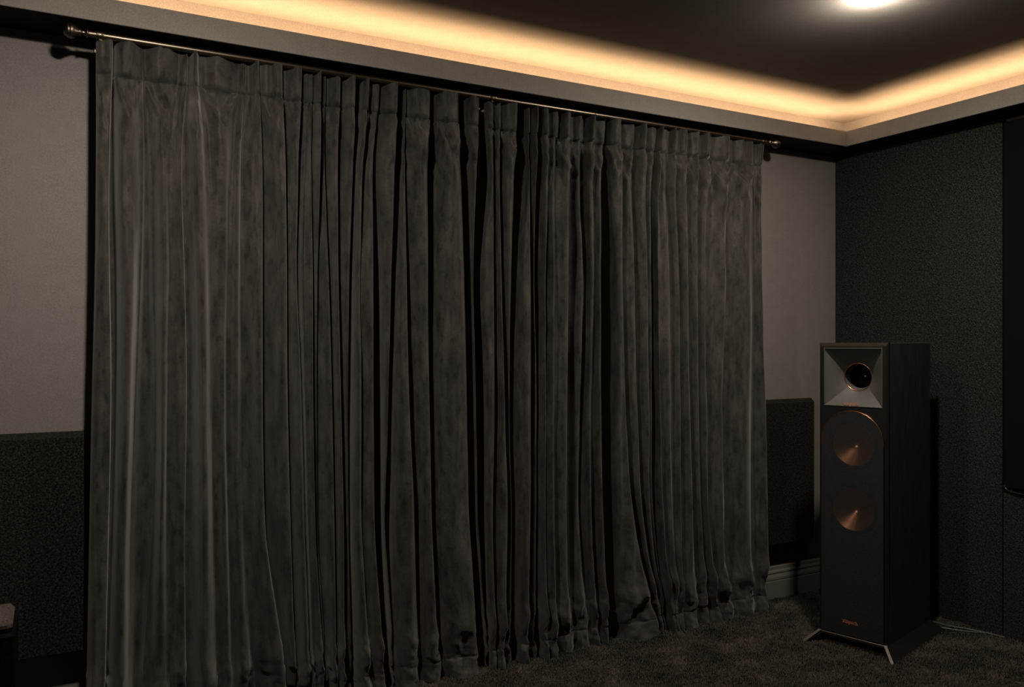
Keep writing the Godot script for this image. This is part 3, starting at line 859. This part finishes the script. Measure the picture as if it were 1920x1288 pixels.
	put("tweeter", lathe([Vector2(0.047, 0.028), Vector2(0.046, 0.075), Vector2(0.030, 0.085), Vector2(0.013, 0.087), Vector2(0.012, 0.080), Vector2(0.008, 0.074), Vector2(0.0, 0.072)], Vector3(0, hc.y, zt), Vector3(0, 0, -1), 40), M.dark, horn)
	put("phase_plug", lathe([Vector2(0.012, 0.080), Vector2(0.0105, 0.072), Vector2(0.006, 0.067), Vector2(0.0, 0.065)], Vector3(0, hc.y, zt), Vector3(0, 0, -1), 24), M.steel, horn)
	lettering("Klipsch", 0.017, M.copper_print, horn, Vector3(-0.004, hy0 + 0.010, fz + 0.003))
	# woofers behind the grille
	for cy: float in [0.842, 0.574]:
		var w := put("woofer", lathe([Vector2(0.104, 0.006), Vector2(0.100, -0.001), Vector2(0.093, -0.002), Vector2(0.087, 0.006), Vector2(0.086, 0.010)], Vector3(0, cy, fz), Vector3(0, 0, -1), 48), M.dark, t)
		put("cone", lathe([Vector2(0.087, 0.008), Vector2(0.055, 0.028), Vector2(0.020, 0.050), Vector2(0.0, 0.060)], Vector3(0, cy, fz), Vector3(0, 0, -1), 72), M.copper, w)
	# arched grille
	var outline := PackedVector2Array()
	var gw := 0.128
	var gy := 0.980
	outline.append(Vector2(-gw, 0.058))
	outline.append(Vector2(gw, 0.058))
	for k in 33:
		var a := PI * k / 32.0
		outline.append(Vector2(cos(a) * gw, gy - gw + sin(a) * gw))
	st = start()
	var ids := Geometry2D.triangulate_polygon(outline)
	for k in range(0, ids.size(), 3):
		var p := outline[ids[k]]
		var q := outline[ids[k + 1]]
		var r := outline[ids[k + 2]]
		tri(st, Vector3(p.x, p.y, fz + 0.009), Vector3(q.x, q.y, fz + 0.009), Vector3(r.x, r.y, fz + 0.009), F)
	var grille := put("grille", done(st), M.grille, t)
	st = start()
	for k in outline.size():
		var p := outline[k]
		var q := outline[(k + 1) % outline.size()]
		var out := Vector3(q.y - p.y, p.x - q.x, 0)
		quad(st, Vector3(p.x, p.y, fz), Vector3(q.x, q.y, fz), Vector3(q.x, q.y, fz + 0.009), Vector3(p.x, p.y, fz + 0.009), out)
	put("grille_frame", done(st), M.foot, grille)
	var arc := []
	for k in 49:
		var a := PI * (k - 2.0) / 44.0
		arc.append(Vector3(cos(a) * gw, gy - gw + sin(a) * gw, fz + 0.009))
	put("grille_trim", tube(arc, 0.0013, 8), M.copper, grille)
	lettering("Klipsch", 0.017, M.copper_print, grille, Vector3(-0.006, 0.112, fz + 0.0098))
	# splayed base: a steel bar in front, a black outrigger on each side with a steel nose
	put("front_bar", box(Vector3(-hw, 0.040, 0.226), Vector3(hw, 0.052, 0.240), 0.002), M.steel, t)
	for s: float in [-1.0, 1.0]:
		st = start()
		var p := [Vector3(s * (hw - 0.002), 0.052, 0.236), Vector3(s * (hw - 0.002), 0.052, -0.23), Vector3(s * (hw + 0.048), 0.001, -0.285), Vector3(s * (hw + 0.048), 0.001, 0.288)]
		var q := []
		for v: Vector3 in p:
			q.append(v + Vector3(-s * 0.014, -0.0 if v.y < 0.01 else -0.010, 0))
		quad(st, p[0], p[1], p[2], p[3], Vector3(s, 1, 0))
		quad(st, q[0], q[1], q[2], q[3], Vector3(-s, -1, 0))
		for k in 4:
			var k2 := (k + 1) % 4
			quad(st, p[k], p[k2], q[k2], q[k], (p[k] + p[k2]) / 2.0 - (p[0] + p[1] + p[2] + p[3]) / 4.0)
		var leg := put("outrigger", done(st), M.foot, t)
		st = start()
		var a0 := Vector3(s * hw, 0.053, 0.240)
		var a1 := Vector3(s * (hw + 0.050), 0.001, 0.291)
		var wd := Vector3(-s * 0.013, 0, 0)
		var bk := Vector3(0, 0, -0.006)
		quad(st, a0, a1, a1 + wd, a0 + wd, Vector3(0, 0.5, 1))
		quad(st, a0 + bk, a1 + bk, a1 + wd + bk, a0 + wd + bk, Vector3(0, -0.5, -1))
		quad(st, a0, a1, a1 + bk, a0 + bk, Vector3(s, 1, 0))
		quad(st, a0 + wd, a1 + wd, a1 + wd + bk, a0 + wd + bk, Vector3(-s, -1, 0))
		put("steel_nose", done(st), M.steel, leg)

# ---------------------------------------------------------------- the rest
func make_cable() -> void:
	var paths := [
		[Vector3(3.36, 0.05, 0.60), Vector3(3.42, 0.028, 0.64), Vector3(3.47, 0.010, 0.69), Vector3(3.52, 0.006, 0.76), Vector3(3.545, 0.006, 0.84), Vector3(3.555, 0.006, 0.90)],
		[Vector3(3.36, 0.04, 0.59), Vector3(3.42, 0.010, 0.66), Vector3(3.45, 0.006, 0.72), Vector3(3.50, 0.006, 0.79), Vector3(3.545, 0.006, 0.83)]]
	var t := thing("speaker_cable", "thin black two-strand speaker cable on the carpet by the wall", "cable", Vector3(3.45, 0, 0.72))
	for k in 2:
		var c := Curve3D.new()
		var pts: Array = paths[k]
		for j in pts.size():
			var d: Vector3 = (pts[mini(j + 1, pts.size() - 1)] - pts[maxi(j - 1, 0)]) / 6.0
			c.add_point(pts[j], -d, d)
		c.bake_interval = 0.01
		put("strand", tube(Array(c.get_baked_points()), 0.003, 8), M.cable, t, -t.position)

func make_chair() -> void:
	var t := thing("cinema_recliner", "dark cinema seat at the bottom left edge, in front of the curtain wall", "armchair", Vector3(-0.5, 0, 0.98))
	# faces the screen, so its front looks along +x
	put("base", box(Vector3(-0.42, 0.03, -0.36), Vector3(0.40, 0.34, 0.36), 0.01), M.seat_dark, t)
	put("seat_cushion", box(Vector3(-0.35, 0.345, -0.17), Vector3(0.43, 0.50, 0.17), 0.04), M.seat, t)
	put("backrest", box(Vector3(-0.62, 0.10, -0.36), Vector3(-0.36, 1.05, 0.36), 0.05), M.seat_dark, t)
	for s: float in [-1.0, 1.0]:
		var arm := put("armrest", box(Vector3(-0.42, 0.03, s * 0.28 - 0.10), Vector3(0.430, 0.600, s * 0.28 + 0.10), 0.006), M.seat_dark, t)
		put("arm_pad", box(Vector3(-0.42, 0.601, s * 0.28 - 0.070), Vector3(0.424, 0.628, s * 0.28 + 0.090), 0.010), M.seat, arm)

func _ready() -> void:
	set_view()
	make_materials()
	downlight(0.285, 1.15, 0.91, "round white downlight in the ceiling above the left part of the curtain")
	downlight(2.40, 1.15, 0.92, "round white downlight in the ceiling nearest the room corner")
	led_strip(Vector3(ROOM_L + 0.02, SOFFIT + 0.012, 0.108), Vector3(WALL_X - 0.18, SOFFIT + 0.012, 0.108), "warm light strip hidden in the cove above the curtain")
	led_strip(Vector3(WALL_X - 0.125, SOFFIT + 0.012, 0.19), Vector3(WALL_X - 0.125, SOFFIT + 0.012, ROOM_F - 0.02), "warm light strip hidden in the cove above the screen wall")
	make_room()
	make_panels()
	curtain(0, LEFT_FOLDS, "left dark grey velvet curtain, hanging to the floor from the thicker rod half", 21)
	curtain(LEFT_FOLDS, FOLDS.size(), "right dark grey velvet curtain, nearer the speaker, hanging to the floor", 57)
	make_rod()
	make_speaker()
	make_cable()
	make_chair()
